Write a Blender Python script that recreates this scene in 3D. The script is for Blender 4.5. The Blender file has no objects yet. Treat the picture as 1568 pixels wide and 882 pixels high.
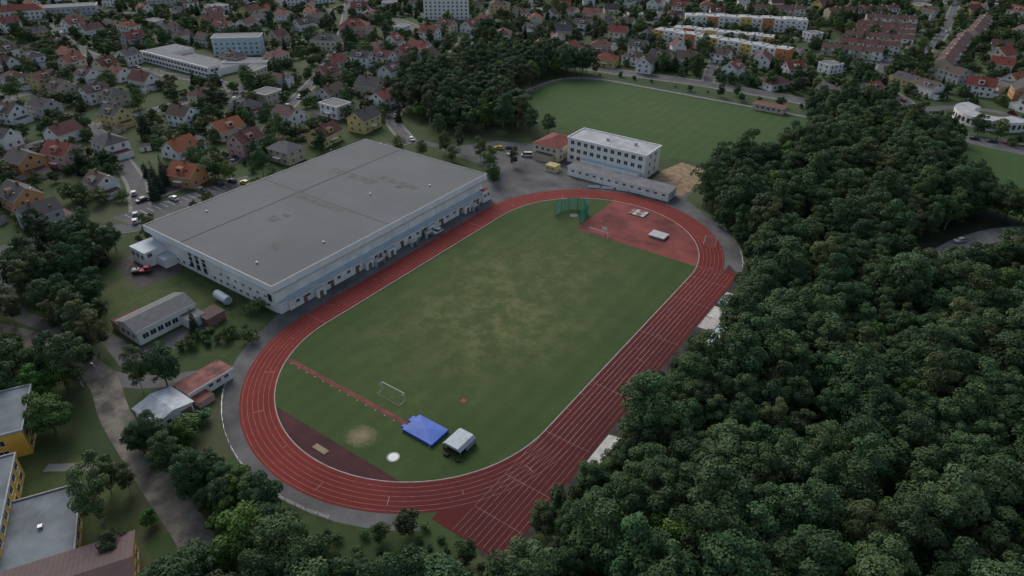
import bpy, math, random
import numpy as np
from mathutils import Matrix, Vector
random.seed(7); rng=np.random.default_rng(7)
sc=bpy.context.scene; COL=sc.collection
sc.view_settings.view_transform='Standard'; sc.view_settings.look='None'; sc.view_settings.exposure=0
# ------------------------------------------------------------ materials
MATS={}
def newmat(name):
    m=bpy.data.materials.new(name); m.use_nodes=True
    nt=m.node_tree; b=nt.nodes['Principled BSDF']; b.inputs['Roughness'].default_value=.85
    b.inputs['Specular IOR Level'].default_value=.25
    return m,nt,b
def node(nt,t,ins=None,**kw):
    n=nt.nodes.new(t)
    for k,v in kw.items(): setattr(n,k,v)
    for k,v in (ins or {}).items():
        if hasattr(v,'is_output'): nt.links.new(v,n.inputs[k])
        else: n.inputs[k].default_value=v
    return n
def c4(c): return (c[0],c[1],c[2],1)
def mixc(nt,f,a,b,mode='MIX'):
    n=nt.nodes.new('ShaderNodeMix'); n.data_type='RGBA'; n.blend_type=mode
    for i,v in ((0,f),(6,a),(7,b)):
        if hasattr(v,'is_output'): nt.links.new(v,n.inputs[i])
        else: n.inputs[i].default_value=v if i==0 else c4(v)
    return n.outputs[2]
def noise(nt,vec,s,d=4,r=.6):
    return node(nt,'ShaderNodeTexNoise',{'Vector':vec,'Scale':s,'Detail':d,'Roughness':r}).outputs['Fac']
def mr(nt,v,a,b,c=0.,d=1.):
    return node(nt,'ShaderNodeMapRange',{0:v,1:a,2:b,3:c,4:d}).outputs[0]
def mth(nt,op,a,b=0.):
    return node(nt,'ShaderNodeMath',{0:a,1:b},operation=op).outputs[0]
def objco(nt): return nt.nodes.new('ShaderNodeTexCoord').outputs['Object']
def mat(name,col,rough=.85,var=.2,s=.6,col2=None,s2=6.,metal=0,bump=0):
    if name in MATS: return MATS[name]
    m,nt,b=newmat(name); co=objco(nt)
    f=mr(nt,noise(nt,co,s),.35,.65); f2=mr(nt,noise(nt,co,s2,3),.3,.7)
    a=[x*(1-var) for x in col]; bb=[min(1,x*(1+var)) for x in (col2 or col)]
    k=mixc(nt,f,a,bb); k=mixc(nt,mth(nt,'MULTIPLY',f2,var*.6),k,[x*.55 for x in col])
    nt.links.new(k,b.inputs['Base Color']); b.inputs['Roughness'].default_value=rough; b.inputs['Metallic'].default_value=metal
    if bump:
        bp=node(nt,'ShaderNodeBump',{'Strength':bump,'Height':f2}); nt.links.new(bp.outputs[0],b.inputs['Normal'])
    MATS[name]=m; return m
def glass():
    m,nt,b=newmat('window_glass'); b.inputs['Base Color'].default_value=(.035,.04,.045,1); b.inputs['Roughness'].default_value=.12; b.inputs['Specular IOR Level'].default_value=.6
    return m
ASPH=mat('asphalt',(.090,.092,.095),.9,.22,.15,s2=2.)
ASPH2=mat('asphalt_old',(.098,.098,.098),.9,.35,.10,s2=1.2)
KERB=mat('kerb_concrete',(.28,.275,.26),.9,.2)
PAVE=mat('paving',(.19,.185,.175),.9,.25,.5)
WHITE=mat('white_paint',(.68,.68,.66),.6,.08,2)
LINE=mat('line_paint',(.34,.23,.21),.7,.4,.5)
DIRT=mat('bare_dirt',(.24,.175,.105),.95,.35,.4)
CONC=mat('concrete',(.34,.33,.31),.9,.25,.5)
METAL=mat('galvanised_metal',(.42,.43,.44),.45,.15,3,metal=.6)
RUB=mat('rubber',(.02,.02,.02),.7,.1)
GLASS=glass()
def m_pitch(name,A,B,dry,cx,cy,rx,ry,amt):
    m,nt,b=newmat(name); co=objco(nt)
    n1=mr(nt,noise(nt,co,.07,6,.65),.35,.65); n2=mr(nt,noise(nt,co,.9,5,.7),.25,.75); n3=mr(nt,noise(nt,co,.15,10,.76),.45,.60)
    n4=mr(nt,noise(nt,co,.03,3,.5),.38,.62)
    v=node(nt,'ShaderNodeVectorMath',{0:co,1:(cx,cy,0)},operation='SUBTRACT').outputs[0]
    v=node(nt,'ShaderNodeVectorMath',{0:v,1:(1/rx,1/ry,0)},operation='MULTIPLY').outputs[0]
    l=node(nt,'ShaderNodeVectorMath',{0:v},operation='LENGTH').outputs['Value']
    msk=mr(nt,l,.30,1.15,1.,0.)
    w=node(nt,'ShaderNodeTexWave',{'Vector':co,'Scale':.055,'Distortion':.6,'Detail':2.},bands_direction='X').outputs['Fac']
    k=mixc(nt,n1,A,B); k=mixc(nt,mth(nt,'MULTIPLY',w,.30),k,[x*.68 for x in A])
    k=mixc(nt,mth(nt,'MULTIPLY',n2,.5),k,[x*.60 for x in A])
    f=mth(nt,'MULTIPLY',mth(nt,'MULTIPLY',msk,n3),mth(nt,'ADD',mth(nt,'MULTIPLY',n4,.5),.5))
    k=mixc(nt,mth(nt,'MULTIPLY',msk,amt*.18),k,dry)
    k=mixc(nt,mth(nt,'MULTIPLY',f,amt),k,dry)
    nt.links.new(k,b.inputs['Base Color']); b.inputs['Roughness'].default_value=.95
    bp=node(nt,'ShaderNodeBump',{'Strength':.5,'Distance':.1,'Height':noise(nt,co,5.,4)}); nt.links.new(bp.outputs[0],b.inputs['Normal'])
    return m
PITCH=m_pitch('pitch_grass',(.042,.075,.021),(.058,.092,.026),(.158,.155,.062),-3,-3,33,56,.68)
PITCH2=m_pitch('far_pitch_grass',(.040,.085,.023),(.053,.100,.027),(.10,.11,.045),-45,180,60,40,.3)
def m_track():
    m,nt,b=newmat('tartan_track'); co=objco(nt)
    n1=mr(nt,noise(nt,co,.06,5,.6),.38,.62); n2=mr(nt,noise(nt,co,1.2,5,.7),.3,.7)
    s=node(nt,'ShaderNodeSeparateXYZ',{0:co})
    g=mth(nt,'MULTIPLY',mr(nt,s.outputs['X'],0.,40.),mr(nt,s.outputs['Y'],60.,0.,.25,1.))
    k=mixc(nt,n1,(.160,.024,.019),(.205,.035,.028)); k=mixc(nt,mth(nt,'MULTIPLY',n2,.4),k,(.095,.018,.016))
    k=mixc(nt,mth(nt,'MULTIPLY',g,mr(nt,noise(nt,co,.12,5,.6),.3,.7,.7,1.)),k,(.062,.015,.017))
    nt.links.new(k,b.inputs['Base Color']); b.inputs['Roughness'].default_value=.85; b.inputs['Specular IOR Level'].default_value=.12; return m
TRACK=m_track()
DZONE=mat('worn_tartan_dark',(.052,.015,.017),.85,.35,.2,s2=2)
DZONE2=mat('worn_tartan_red',(.165,.042,.037),.85,.45,.09,s2=.8)
def m_ground():
    m,nt,b=newmat('ground_grass'); co=objco(nt)
    n1=mr(nt,noise(nt,co,.02,5,.6),.4,.6); n2=mr(nt,noise(nt,co,.25,6,.7),.35,.65); n3=mr(nt,noise(nt,co,2.,4,.7),.3,.7)
    vo=node(nt,'ShaderNodeTexVoronoi',{'Vector':co,'Scale':.055}).outputs['Color']
    vs=node(nt,'ShaderNodeSeparateColor',{0:vo})
    k=mixc(nt,n1,(.035,.062,.020),(.055,.08,.027)); k=mixc(nt,mth(nt,'MULTIPLY',n2,.6),k,(.028,.045,.016))
    k=mixc(nt,mth(nt,'MULTIPLY',mr(nt,vs.outputs[0],.72,.75),.4),k,(.12,.11,.07))
    k=mixc(nt,mth(nt,'MULTIPLY',mr(nt,vs.outputs[1],.5,.9),.5),k,(.058,.098,.03))
    k=mixc(nt,mth(nt,'MULTIPLY',n3,.4),k,(.03,.042,.017))
    nt.links.new(k,b.inputs['Base Color']); b.inputs['Roughness'].default_value=.95; return m
GROUND=m_ground()
LAWN=m_pitch('lawn_grass',(.036,.068,.019),(.052,.085,.025),(.12,.12,.05),0,0,400,400,.4)
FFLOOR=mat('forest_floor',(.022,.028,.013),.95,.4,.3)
def m_roofgrey():
    m,nt,b=newmat('hall_roof_membrane'); co=objco(nt)
    n1=mr(nt,noise(nt,co,.05,6,.6),.35,.65); n2=mr(nt,noise(nt,co,.6,5,.7),.3,.7)
    br=node(nt,'ShaderNodeTexBrick',{'Vector':co,'Color1':(1,1,1,1),'Color2':(.93,.93,.93,1),'Mortar':(.65,.65,.65,1),'Scale':1.,'Mortar Size':.04,'Brick Width':33.,'Row Height':1.05,'Bias':0.,'Mortar Smooth':.4})
    br.offset=.37
    k=mixc(nt,n1,(.106,.115,.118),(.130,.139,.142)); k=mixc(nt,mth(nt,'MULTIPLY',n2,.3),k,(.09,.095,.092))
    k=mixc(nt,.35,k,br.outputs[0],'MULTIPLY')
    nt.links.new(k,b.inputs['Base Color']); return m
def m_roof(name,col):
    m,nt,b=newmat(name); co=objco(nt)
    n1=mr(nt,noise(nt,co,.8,5,.7),.3,.7)
    w=node(nt,'ShaderNodeTexWave',{'Vector':co,'Scale':1.4,'Distortion':.3},bands_direction='Z').outputs['Fac']
    oi=nt.nodes.new('ShaderNodeObjectInfo').outputs['Random']
    k=mixc(nt,n1,[x*.75 for x in col],[x*1.2 for x in col]); k=mixc(nt,mth(nt,'MULTIPLY',w,.3),k,[x*.6 for x in col])
    k=mixc(nt,mth(nt,'MULTIPLY',oi,.5),k,(.085,.068,.062))
    nt.links.new(k,b.inputs['Base Color']); MATS[name]=m; return m
ROOF={'r':m_roof('clay_tile_red',(.19,.052,.04)),'o':m_roof('clay_tile_orange',(.27,.09,.045)),'m':m_roof('tile_maroon',(.105,.04,.038)),
 'd':m_roof('slate_dark',(.065,.066,.072)),'b':m_roof('tile_brown',(.085,.058,.05)),'k':m_roof('tile_pink',(.22,.10,.09)),'G':m_roof('roof_felt_grey',(.15,.155,.157))}
WALL={k:mat('render_'+k,c,.9,.07,.5,s2=1.5) for k,c in {'w':(.68,.67,.64),'c':(.56,.50,.38),'y':(.54,.43,.18),'o':(.50,.26,.12),'t':(.42,.36,.28),'g':(.38,.38,.38),'p':(.50,.32,.28),'b':(.36,.47,.52)}.items()}
def m_leaf(name,A,B,C):
    m,nt,b=newmat(name)
    at=nt.nodes.new('ShaderNodeAttribute'); at.attribute_name='tone'; t=at.outputs['Fac']
    oi=nt.nodes.new('ShaderNodeObjectInfo').outputs['Random']
    k=mixc(nt,t,A,B); k=mixc(nt,mr(nt,oi,.35,1.,0.,.75),k,C)
    h=node(nt,'ShaderNodeHueSaturation',{'Color':k,'Hue':mr(nt,mth(nt,'FRACT',mth(nt,'MULTIPLY',oi,7.3)),0.,1.,.478,.525),'Value':mr(nt,mth(nt,'FRACT',mth(nt,'MULTIPLY',oi,13.7)),0.,1.,.66,1.32)})
    nt.links.new(h.outputs[0],b.inputs['Base Color']); b.inputs['Roughness'].default_value=.65; b.inputs['Specular IOR Level'].default_value=.15
    return m
LEAF=m_leaf('leaves_deciduous',(.026,.055,.022),(.062,.114,.042),(.060,.094,.038))
LEAFB=m_leaf('leaves_bright',(.042,.092,.020),(.080,.16,.032),(.085,.14,.032))
LEAFG=m_leaf('leaves_garden',(.038,.070,.022),(.08,.135,.038),(.08,.115,.036))
LEAFY=m_leaf('leaves_birch',(.044,.066,.026),(.088,.120,.042),(.094,.105,.040))
LEAFC=m_leaf('needles',(.016,.032,.018),(.034,.058,.03),(.03,.05,.03))
BARK=mat('bark',(.10,.075,.055),.95,.3,3); BARKW=mat('birch_bark',(.36,.34,.31),.9,.3,4)
# ------------------------------------------------------------ mesh builder
class MB:
    def __init__(s): s.v=[];s.f=[];s.m=[];s.mats=[]
    def mi(s,m):
        if m not in s.mats: s.mats.append(m)
        return s.mats.index(m)
    def face(s,pts,m):
        i=len(s.v); s.v+= [tuple(p) for p in pts]; s.f.append(tuple(range(i,i+len(pts)))); s.m.append(s.mi(m))
    def box(s,x0,x1,y0,y1,z0,z1,m,bottom=False,top=None):
        a,b,c,d=(x0,y0),(x1,y0),(x1,y1),(x0,y1)
        for p,q in ((a,b),(b,c),(c,d),(d,a)): s.face([(*p,z0),(*q,z0),(*q,z1),(*p,z1)],m)
        s.face([(*a,z1),(*b,z1),(*c,z1),(*d,z1)],top or m)
        if bottom: s.face([(*d,z0),(*c,z0),(*b,z0),(*a,z0)],m)
    def prism(s,pts,z0,z1,m,top=None):
        n=len(pts)
        for i in range(n):
            p,q=pts[i],pts[(i+1)%n]; s.face([(*p,z0),(*q,z0),(*q,z1),(*p,z1)],m)
        s.face([(*p,z1) for p in pts],top or m)
    def tube(s,p0,p1,r0,r1,m,n=6):
        p0=Vector(p0);p1=Vector(p1);d=(p1-p0)
        if d.length<1e-5: return
        d.normalize(); a=d.orthogonal().normalized(); b=d.cross(a)
        A=[p0+(a*math.cos(t)+b*math.sin(t))*r0 for t in [2*math.pi*i/n for i in range(n)]]
        B=[p1+(a*math.cos(t)+b*math.sin(t))*r1 for t in [2*math.pi*i/n for i in range(n)]]
        for i in range(n): s.face([A[i],A[(i+1)%n],B[(i+1)%n],B[i]],m)
        s.face(B,m); s.face(A[::-1],m)
    def win(s,p,q,zc,w,h,n,fr,m0=.1,bars=True,mat_=None,ends=None):
        """n windows along wall p->q (outside on the right-hand side)"""
        dx,dy=q[0]-p[0],q[1]-p[1]; L=math.hypot(dx,dy); ux,uy=dx/L,dy/L; nx,ny=uy,-ux
        for i in range(n):
            t=L*(i+.5)/n
            def P(a,b,o): return (p[0]+ux*(t+a)+nx*o,p[1]+uy*(t+a)+ny*o,zc+b)
            def pl(a0,a1,b0,b1,o,m):
                s.face([P(a0,b0,o),P(a1,b0,o),P(a1,b1,o),P(a0,b1,o)],m)
                s.face([P(a0,b1,0),P(a0,b1,o),P(a1,b1,o),P(a1,b1,0)][::-1],m); s.face([P(a0,b0,0),P(a0,b0,o),P(a1,b0,o),P(a1,b0,0)],m)
            pl(-w/2,w/2,-h/2,h/2,.02,mat_ or GLASS)
            f=.1
            if bars:
                pl(-w/2-f,-w/2,-h/2-f,h/2+f,.06,fr); pl(w/2,w/2+f,-h/2-f,h/2+f,.06,fr)
                pl(-w/2,w/2,h/2,h/2+f,.06,fr); pl(-w/2,w/2,-h/2-f,-h/2,.09,fr)
                if w>.8: pl(-.035,.035,-h/2,h/2,.05,fr)
    def mesh(s,name):
        me=bpy.data.meshes.new(name); me.from_pydata(s.v,[],s.f)
        for m in s.mats: me.materials.append(m)
        me.polygons.foreach_set('material_index',s.m); me.update(); return me
    def obj(s,name,loc=(0,0,0),rot=0.,parent=None,scale=None):
        return inst(s.mesh(name),name,loc,rot,parent,scale)
def inst(me,name,loc,rot=0.,parent=None,scale=None):
    o=bpy.data.objects.new(name,me); COL.objects.link(o); o.location=loc; o.rotation_euler=(0,0,rot)
    if scale: o.scale=scale if hasattr(scale,'__len__') else (scale,)*3
    if parent: o.parent=parent
    return o
def empty(name,loc=(0,0,0)):
    o=bpy.data.objects.new(name,None); COL.objects.link(o); o.location=loc; return o
def sheet(name,pts,z,m):
    b=MB(); b.face([(*p,z) for p in pts],m); return b.obj(name)
def smooth(pl,k=4):
    P=[pl[0]]+list(pl)+[pl[-1]]; out=[]
    for i in range(1,len(P)-2):
        a,b,c,d=[np.array(P[j],float) for j in (i-1,i,i+1,i+2)]
        for j in range(k):
            t=j/k; out.append(tuple(.5*((2*b)+(-a+c)*t+(2*a-5*b+4*c-d)*t*t+(-a+3*b-3*c+d)*t**3)))
    out.append(tuple(pl[-1])); return out
def offs(pl,d):
    o=[]
    for i,p in enumerate(pl):
        a=np.array(pl[max(0,i-1)]);b=np.array(pl[min(len(pl)-1,i+1)]); t=b-a; t=t/max(1e-6,np.linalg.norm(t)); o.append((p[0]+t[1]*d,p[1]-t[0]*d))
    return o
ROADS=[]
def strip(name,pl,w,z,m,kerb=False,sm=True,parent=None,reg=True):
    pl=smooth(pl) if sm and len(pl)>2 else pl
    if reg: ROADS.append((pl,w/2))
    b=MB(); L=offs(pl,-w/2); R=offs(pl,w/2)
    for i in range(len(pl)-1): b.face([(*R[i],z),(*R[i+1],z),(*L[i+1],z),(*L[i],z)],m)
    if kerb:
        for s_ in (-1,1):
            A=offs(pl,s_*w/2);B=offs(pl,s_*(w/2+.2))
            for i in range(len(pl)-1):
                b.face([(*A[i],.12),(*A[i+1],.12),(*B[i+1],.12),(*B[i],.12)],KERB)
                b.face([(*A[i],0),(*A[i+1],0),(*A[i+1],.12),(*A[i],.12)],KERB); b.face([(*B[i],0),(*B[i+1],0),(*B[i+1],.12),(*B[i],.12)],KERB)
    return b.obj(name,parent=parent)
# ------------------------------------------------------------ ground
sheet('ground',[(-2500,-1500),(2000,-1500),(2000,3000),(-2500,3000)],0,GROUND)
# ------------------------------------------------------------ stadium
SL=42.195; RI=36.5; RO=44.6
def stad(R,n=64,y0=-SL,y1=SL):
    pts=[(R*math.cos(a),y1+R*math.sin(a)) for a in np.linspace(0,math.pi,n)]
    pts+=[(R*math.cos(a),y0+R*math.sin(a)) for a in np.linspace(math.pi,2*math.pi,n)]
    return pts
def ring(b,R0,R1,z,m,lift=0):
    A=stad(R0);B=stad(R1);n=len(A)
    for i in range(n):
        j=(i+1)%n; b.face([(*B[i],z),(*B[j],z),(*A[j],z),(*A[i],z)],m)
        if lift:
            b.face([(*A[i],z),(*A[j],z),(*A[j],z-lift),(*A[i],z-lift)],m); b.face([(*B[i],z),(*B[j],z),(*B[j],z-lift),(*B[i],z-lift)],m)
ap=[(-60,104),(-60,50),(-50.9,48),(-50.9,-48),(-49,-52)]+[(50*math.cos(a),-SL+48*math.sin(a)) for a in np.linspace(math.pi+.3,math.pi*1.72,18)]+[(0,-70),(0,60)]+[(50.5*math.cos(a),SL+50.5*math.sin(a)) for a in np.linspace(.1,1.1,8)]+[(12,96),(12,104)]
sheet('asphalt_apron',ap,.006,ASPH2)
sheet('asphalt_verge',[(44,-77),(50.2,-77),(50.6,50),(44,56)],.0065,mat('dark_verge',(.045,.04,.035),.95,.4,.4))
sheet('infield_grass',stad(RI+.1),.014,PITCH)
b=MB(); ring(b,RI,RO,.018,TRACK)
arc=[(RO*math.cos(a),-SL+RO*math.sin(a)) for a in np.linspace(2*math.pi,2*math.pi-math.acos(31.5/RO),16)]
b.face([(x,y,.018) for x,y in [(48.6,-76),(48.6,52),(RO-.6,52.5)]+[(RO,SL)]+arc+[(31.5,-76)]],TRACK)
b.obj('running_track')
b=MB()
for i in range(7): ring(b,RI+.15+i*1.22-.025,RI+.15+i*1.22+.025,.023,LINE)
for i in range(10):
    x=36.6+i*1.22
    if x>48.6: break
    b.face([(x-.025,-75.5,.027),(x+.025,-75.5,.027),(x+.025,50,.027),(x-.025,50,.027)],LINE)
def cross(x0,x1,y,w=.08,z=.031): b.face([(x0,y-w/2,z),(x1,y-w/2,z),(x1,y+w/2,z),(x0,y+w/2,z)],LINE)
for y in (42.2,28,6,-21,-42.2,-58,-68.5): cross(RI+.2,RO+3.6 if y>-50 else 48.4,y,.06)
for y in (42.2,30.5,-42.2): cross(-RO,-RI,y,.08)
for k in range(40):
    i=random.randrange(6); y=random.uniform(-40,42); s_=random.choice((-1,1)); r0=RI+.2+i*1.22
    x0,x1=sorted((s_*r0,s_*(r0+1.15))); cross(x0,x1,y,.07,.032+k*1e-4)
for a in list(np.linspace(.2,2.9,6))+list(np.linspace(3.4,6.0,8)):
    cy=SL if a<3.2 else -SL; i=random.randrange(4)
    r0,r1=RI+.2+i*1.22,RI+1.3+(i+random.randrange(2))*1.22; d=.05
    ca,sa=math.cos(a),math.sin(a)
    b.face([(r0*ca+d*sa,cy+r0*sa-d*ca,.037),(r1*ca+d*sa,cy+r1*sa-d*ca,.037),(r1*ca-d*sa,cy+r1*sa+d*ca,.037),(r0*ca-d*sa,cy+r0*sa+d*ca,.037)],LINE)
b.obj('lane_markings')
b=MB(); ring(b,RI-.10,RI,.07,mat('kerb_white',(.55,.54,.52),.7),.06); b.obj('track_kerb')
a0=math.asin((72.7-SL)/RI)
seg=[((RI-.2)*math.cos(a),-SL+(RI-.2)*math.sin(a)) for a in np.linspace(math.pi+a0,2*math.pi-a0,40)]
sheet('steeplechase_zone',seg,.019,DZONE)
b=MB(); b.box(-2.6,1.4,-76.6,-75.2,.02,.16,mat('grey_box',(.22,.2,.17),.9)); b.box(-2.3,1.1,-76.4,-75.4,.16,.17,DIRT); b.obj('vault_box')
seg=[((RI-.2)*math.cos(a),SL+(RI-.2)*math.sin(a)) for a in np.linspace(math.asin(6.6/RI),math.acos(-9.5/RI),40)]+[(-9,48.8)]
sheet('throwing_apron',seg,.019,DZONE2)
strip('vault_runway',[(-33,-59),(9.8,-58.9)],1.2,.021,mat('runway_red',(.16,.045,.038),.85,.3,.3),sm=False,reg=False)
b=MB()
for i in range(14):
    x=-30+i*3; b.face([(x,-59.9,.03),(x+.25,-59.9,.03),(x+.25,-59.76,.03),(x,-59.76,.03)],WHITE)
b.obj('runway_marks')
def disc(b,x,y,r,z,m,n=28,h=0):
    P=[(x+r*math.cos(2*math.pi*i/n),y+r*math.sin(2*math.pi*i/n)) for i in range(n)]
    if h: b.prism(P,z,z+h,m)
    else: b.face([(*p,z) for p in P],m)
b=MB(); disc(b,14,-68.3,1.45,.02,CONC,h=.03); disc(b,14,-68.3,1.1,.055,WHITE); b.obj('shot_put_circle')
def m_worn():
    m,nt,b=newmat('worn_turf'); co=objco(nt)
    v=node(nt,'ShaderNodeVectorMath',{0:co},operation='LENGTH').outputs['Value']
    f=mr(nt,mth(nt,'ADD',mth(nt,'MULTIPLY',noise(nt,co,.6,7,.75),6.),v),3.6,6.9,1.,0.)
    k=mixc(nt,f,(.045,.076,.021),(.21,.17,.10))
    nt.links.new(k,b.inputs['Base Color']); b.inputs['Roughness'].default_value=.95; return m
WORN=m_worn()
def patch(x,y,s,z):
    b=MB(); b.face([(s*4.8*math.cos(t)*(1+.1*math.sin(3*t)),s*3.9*math.sin(t)*(1+.12*math.sin(2*t+1)),0) for t in [2*math.pi*i/30 for i in range(30)]],WORN); b.obj('bare_patch',(x,y,z))
patch(3.6,-67.8,1.,.0175)
b=MB(); b.box(14.4,15.7,-45.8,-44.5,.02,.06,mat('red_mat',(.25,.05,.04),.7)); b.obj('rubber_mat')
NET=mat('net_white',(.45,.46,.45),.8,.1)
def goal(x,y,rot):
    b=MB(); r=.07; w=3.66;h=2.44
    for sx in (-w,w):
        b.tube((sx,0,0),(sx,0,h),r,r,WHITE,8); b.tube((sx,0,h),(sx,1.0,h-.1),.03,.03,METAL); b.tube((sx,1.0,h-.1),(sx,2.0,0),.03,.03,METAL); b.tube((sx,0,.03),(sx,2,.03),.03,.03,METAL)
    b.tube((-w,0,h),(w,0,h),r,r,WHITE,8); b.tube((-w,2,.03),(w,2,.03),.02,.02,METAL)
    for i in range(25):
        xx=-w+2*w*i/24; b.tube((xx,1.0,h-.1),(xx,2,0),.004,.004,NET,3); b.tube((xx,0,h),(xx,1,h-.1),.004,.004,NET,3)
    for i in range(9):
        t=i/8; b.tube((-w,1+t,(h-.1)*(1-t)),(w,1+t,(h-.1)*(1-t)),.004,.004,NET,3)
    b.obj('football_goal',(x,y,.02),rot)
goal(0,-53.4,math.pi); goal(0,48.4,0)
b=MB(); b.tube((0,0,0),(0,0,1.5),.04,.03,mat('yellow_plastic',(.6,.5,.1),.5),6); b.face([(0.03,0,1.5),(.5,.05,1.4),(.5,.05,1.1),(.03,0,1.05)],mat('yellow_plastic',(.6,.5,.1))); b.obj('corner_flag',(25.5,-40.5,.02))
BLUE=mat('blue_tarpaulin',(.028,.100,.42),.5,.18,.4,bump=.4)
b=MB(); P0=[(10.2,-61.3),(18.9,-61.3),(18.9,-55.4),(10.2,-55.4)]
b.prism(P0,.02,.75,BLUE)
for i,(x,y) in enumerate(P0): b.face([(*P0[i],.755),(*P0[(i+1)%4],.755),(14.6,-58.3,1.0)],BLUE)
b.box(9.2,10.2,-60.6,-59.6,.02,.6,BLUE); b.box(9.2,10.2,-58.2,-56.4,.02,.6,BLUE)
for x in (10.4,18.6): b.tube((x,-61.6,0),(x,-61.6,1.1),.05,.05,WHITE)
b.obj('pole_vault_mat')
TIN=mat('light_sheet_metal',(.36,.41,.45),.5,.12,1.)
b=MB()
prof=[(21.2,1.7),(21.9,2.35),(25.5,2.35),(26.2,1.7)]
for (xa,za),(xb,zb) in zip(prof[:-1],prof[1:]): b.face([(xa,-60.2,za),(xb,-60.2,zb),(xb,-54.6,zb),(xa,-54.6,za)],TIN)
for y in (-60.2,-54.6): b.face([(x,y,z) for x,z in prof],TIN)
for y in np.arange(-60.0,-54.6,.9): b.box(21.95,25.45,y,y+.05,2.352,2.39,METAL)
for x in (21.25,26.15):
    for y in (-60.1,-57.4,-54.7): b.tube((x,y,0),(x,y,1.7),.06,.06,METAL)
b.box(21.3,21.36,-60.1,-54.7,.35,1.7,TIN); b.box(21.4,26,-54.72,-54.66,.35,1.7,TIN); b.box(26.1,26.16,-58,-54.7,.35,1.7,TIN)
b.box(21.9,25.6,-59.5,-55.4,.1,.95,RUB,top=mat('grey_foam',(.14,.16,.18))); b.box(22.5,23.6,-61.6,-60.6,.0,.5,RUB); b.box(25.6,26.6,-61.4,-60.9,.0,.45,RUB)
for x in (21.3,26.1):
    for y in (-59.8,-55): b.tube((x-.06,y,.22),(x+.06,y,.22),.22,.22,RUB,10)
b.obj('mat_cover_trailer')
GRN=mat('green_paint',(.03,.20,.14),.6,.1); GNET=mat('green_net',(.04,.27,.20),.8,.1)
b=MB(); cp=[(-20.5,53),(-20.3,57),(-19,60.5),(-16.5,62.4),(-13.5,62.4),(-11.2,60.5),(-10.2,57),(-10,53)]
for p in cp: b.tube((*p,0),(*p,5),.11,.09,GRN)
for i in range(len(cp)-1):
    p,q=Vector(cp[i]),Vector(cp[i+1])
    for z in (.2,5): b.tube((*p,z),(*q,z),.05,.05,GRN)
    for k in range(21):
        c=p.lerp(q,k/20); b.tube((*c,.1),(*c,4.9),.028,.028,GNET,3)
    for k in range(22): z=.25+k*.22; b.tube((*p,z),(*q,z),.028,.028,GNET,3)
b.obj('discus_cage')
b=MB(); disc(b,-15.2,57.6,1.5,.02,mat('worn_concrete',(.2,.2,.18),.9),h=.02); b.obj('discus_circle')
PALE=mat('pale_cover',(.40,.395,.385),.7,.12,1); BROWN=mat('wood_pallet',(.24,.14,.11),.85,.25,1)
b=MB(); b.box(14.3,19.8,58.6,62.8,.02,.75,mat('blue_grey_side',(.2,.25,.3),.7),top=PALE); b.box(14.1,20,58.4,63,.75,.84,PALE); b.obj('high_jump_mat')
b=MB(); 
for i in range(4): b.box(.2+i*1.6,1.6+i*1.6,70.6,75.4,.02,.35+.05*(i%2),BROWN,top=PALE if i%2 else BROWN)
b.box(.4,6.2,72.6,73.0,.41,.55,PALE); b.obj('stacked_mats')
b=MB(); b.tube((2.1,49.9,0),(2.1,49.9,3.2),.09,.08,METAL); b.tube((2.1,49.9,3.1),(2.1,48.9,3.4),.07,.07,METAL); b.box(1.2,3.0,48.82,48.88,2.9,4.0,WHITE)
for i in range(12):
    a,c=2*math.pi*i/12,2*math.pi*(i+1)/12; b.tube((2.1+.23*math.cos(a),48.5+.23*math.sin(a),3.05),(2.1+.23*math.cos(c),48.5+.23*math.sin(c),3.05),.02,.02,mat('orange_rim',(.5,.1,.03)),4)
b.obj('basketball_hoop')
for th_ in (2.05,1.93,1.81,1.69,1.5):
    R=46.6; x,y=R*math.cos(th_),SL+R*math.sin(th_); b=MB(); b.box(-2.3,2.3,-.05,.05,.15,1.,WHITE); b.box(-2.2,-2.1,-.4,.4,0,.15,METAL); b.box(2.1,2.2,-.4,.4,0,.15,METAL); b.obj('advertising_board',(x,y,0),th_+math.pi/2)
for x,y,L in [(-47.0,-10,3.4),(-46.9,13.8,3),(-46.8,6,2.4),(-47.0,40,2.6)]:
    b=MB(); b.box(-.7,-.6,-L/2,L/2,0,1.9,TIN); b.box(-.7,.7,-L/2,-L/2+.06,0,1.9,TIN); b.box(-.7,.7,L/2-.06,L/2,0,1.9,TIN)
    b.face([(-.85,-L/2-.1,1.9),(.9,-L/2-.1,2.15),(.9,L/2+.1,2.15),(-.85,L/2+.1,1.9)],PALE); b.box(-.5,0,-L/2+.2,L/2-.2,.4,.48,BROWN); b.box(-.4,-.3,-L/2+.2,L/2-.2,0,.4,METAL)
    b.obj('team_dugout',(x,y,0))
b=MB(); b.box(49.0,53.4,17,30,0,.12,CONC,top=CONC); b.box(49.4,52.8,17.4,23,.12,.14,mat('pit_cover',(.42,.38,.36),.8,.15,1)); b.box(49.4,52.8,23.8,29.6,.12,.16,mat('sand_cover',(.5,.48,.44),.9,.15)); b.obj('long_jump_pit')
BLW=mat('blue_white_sheet',(.42,.52,.60),.6,.15,.6)
b=MB(); b.box(53.8,56.2,8,31,0,.5,CONC,top=BLW)
for i in range(8): b.box(53.7,56.3,8+i*3,8.12+i*3,.5,.62,METAL)
b.obj('spectator_stand'); 
b=MB(); b.box(49.2,52.2,32,39,0,.1,CONC); b.box(49.5,51.9,32.3,35.5,.1,1.,TIN); b.box(49.5,51.8,36,38.5,.1,.7,PALE); b.obj('equipment_box')
b=MB()
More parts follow.
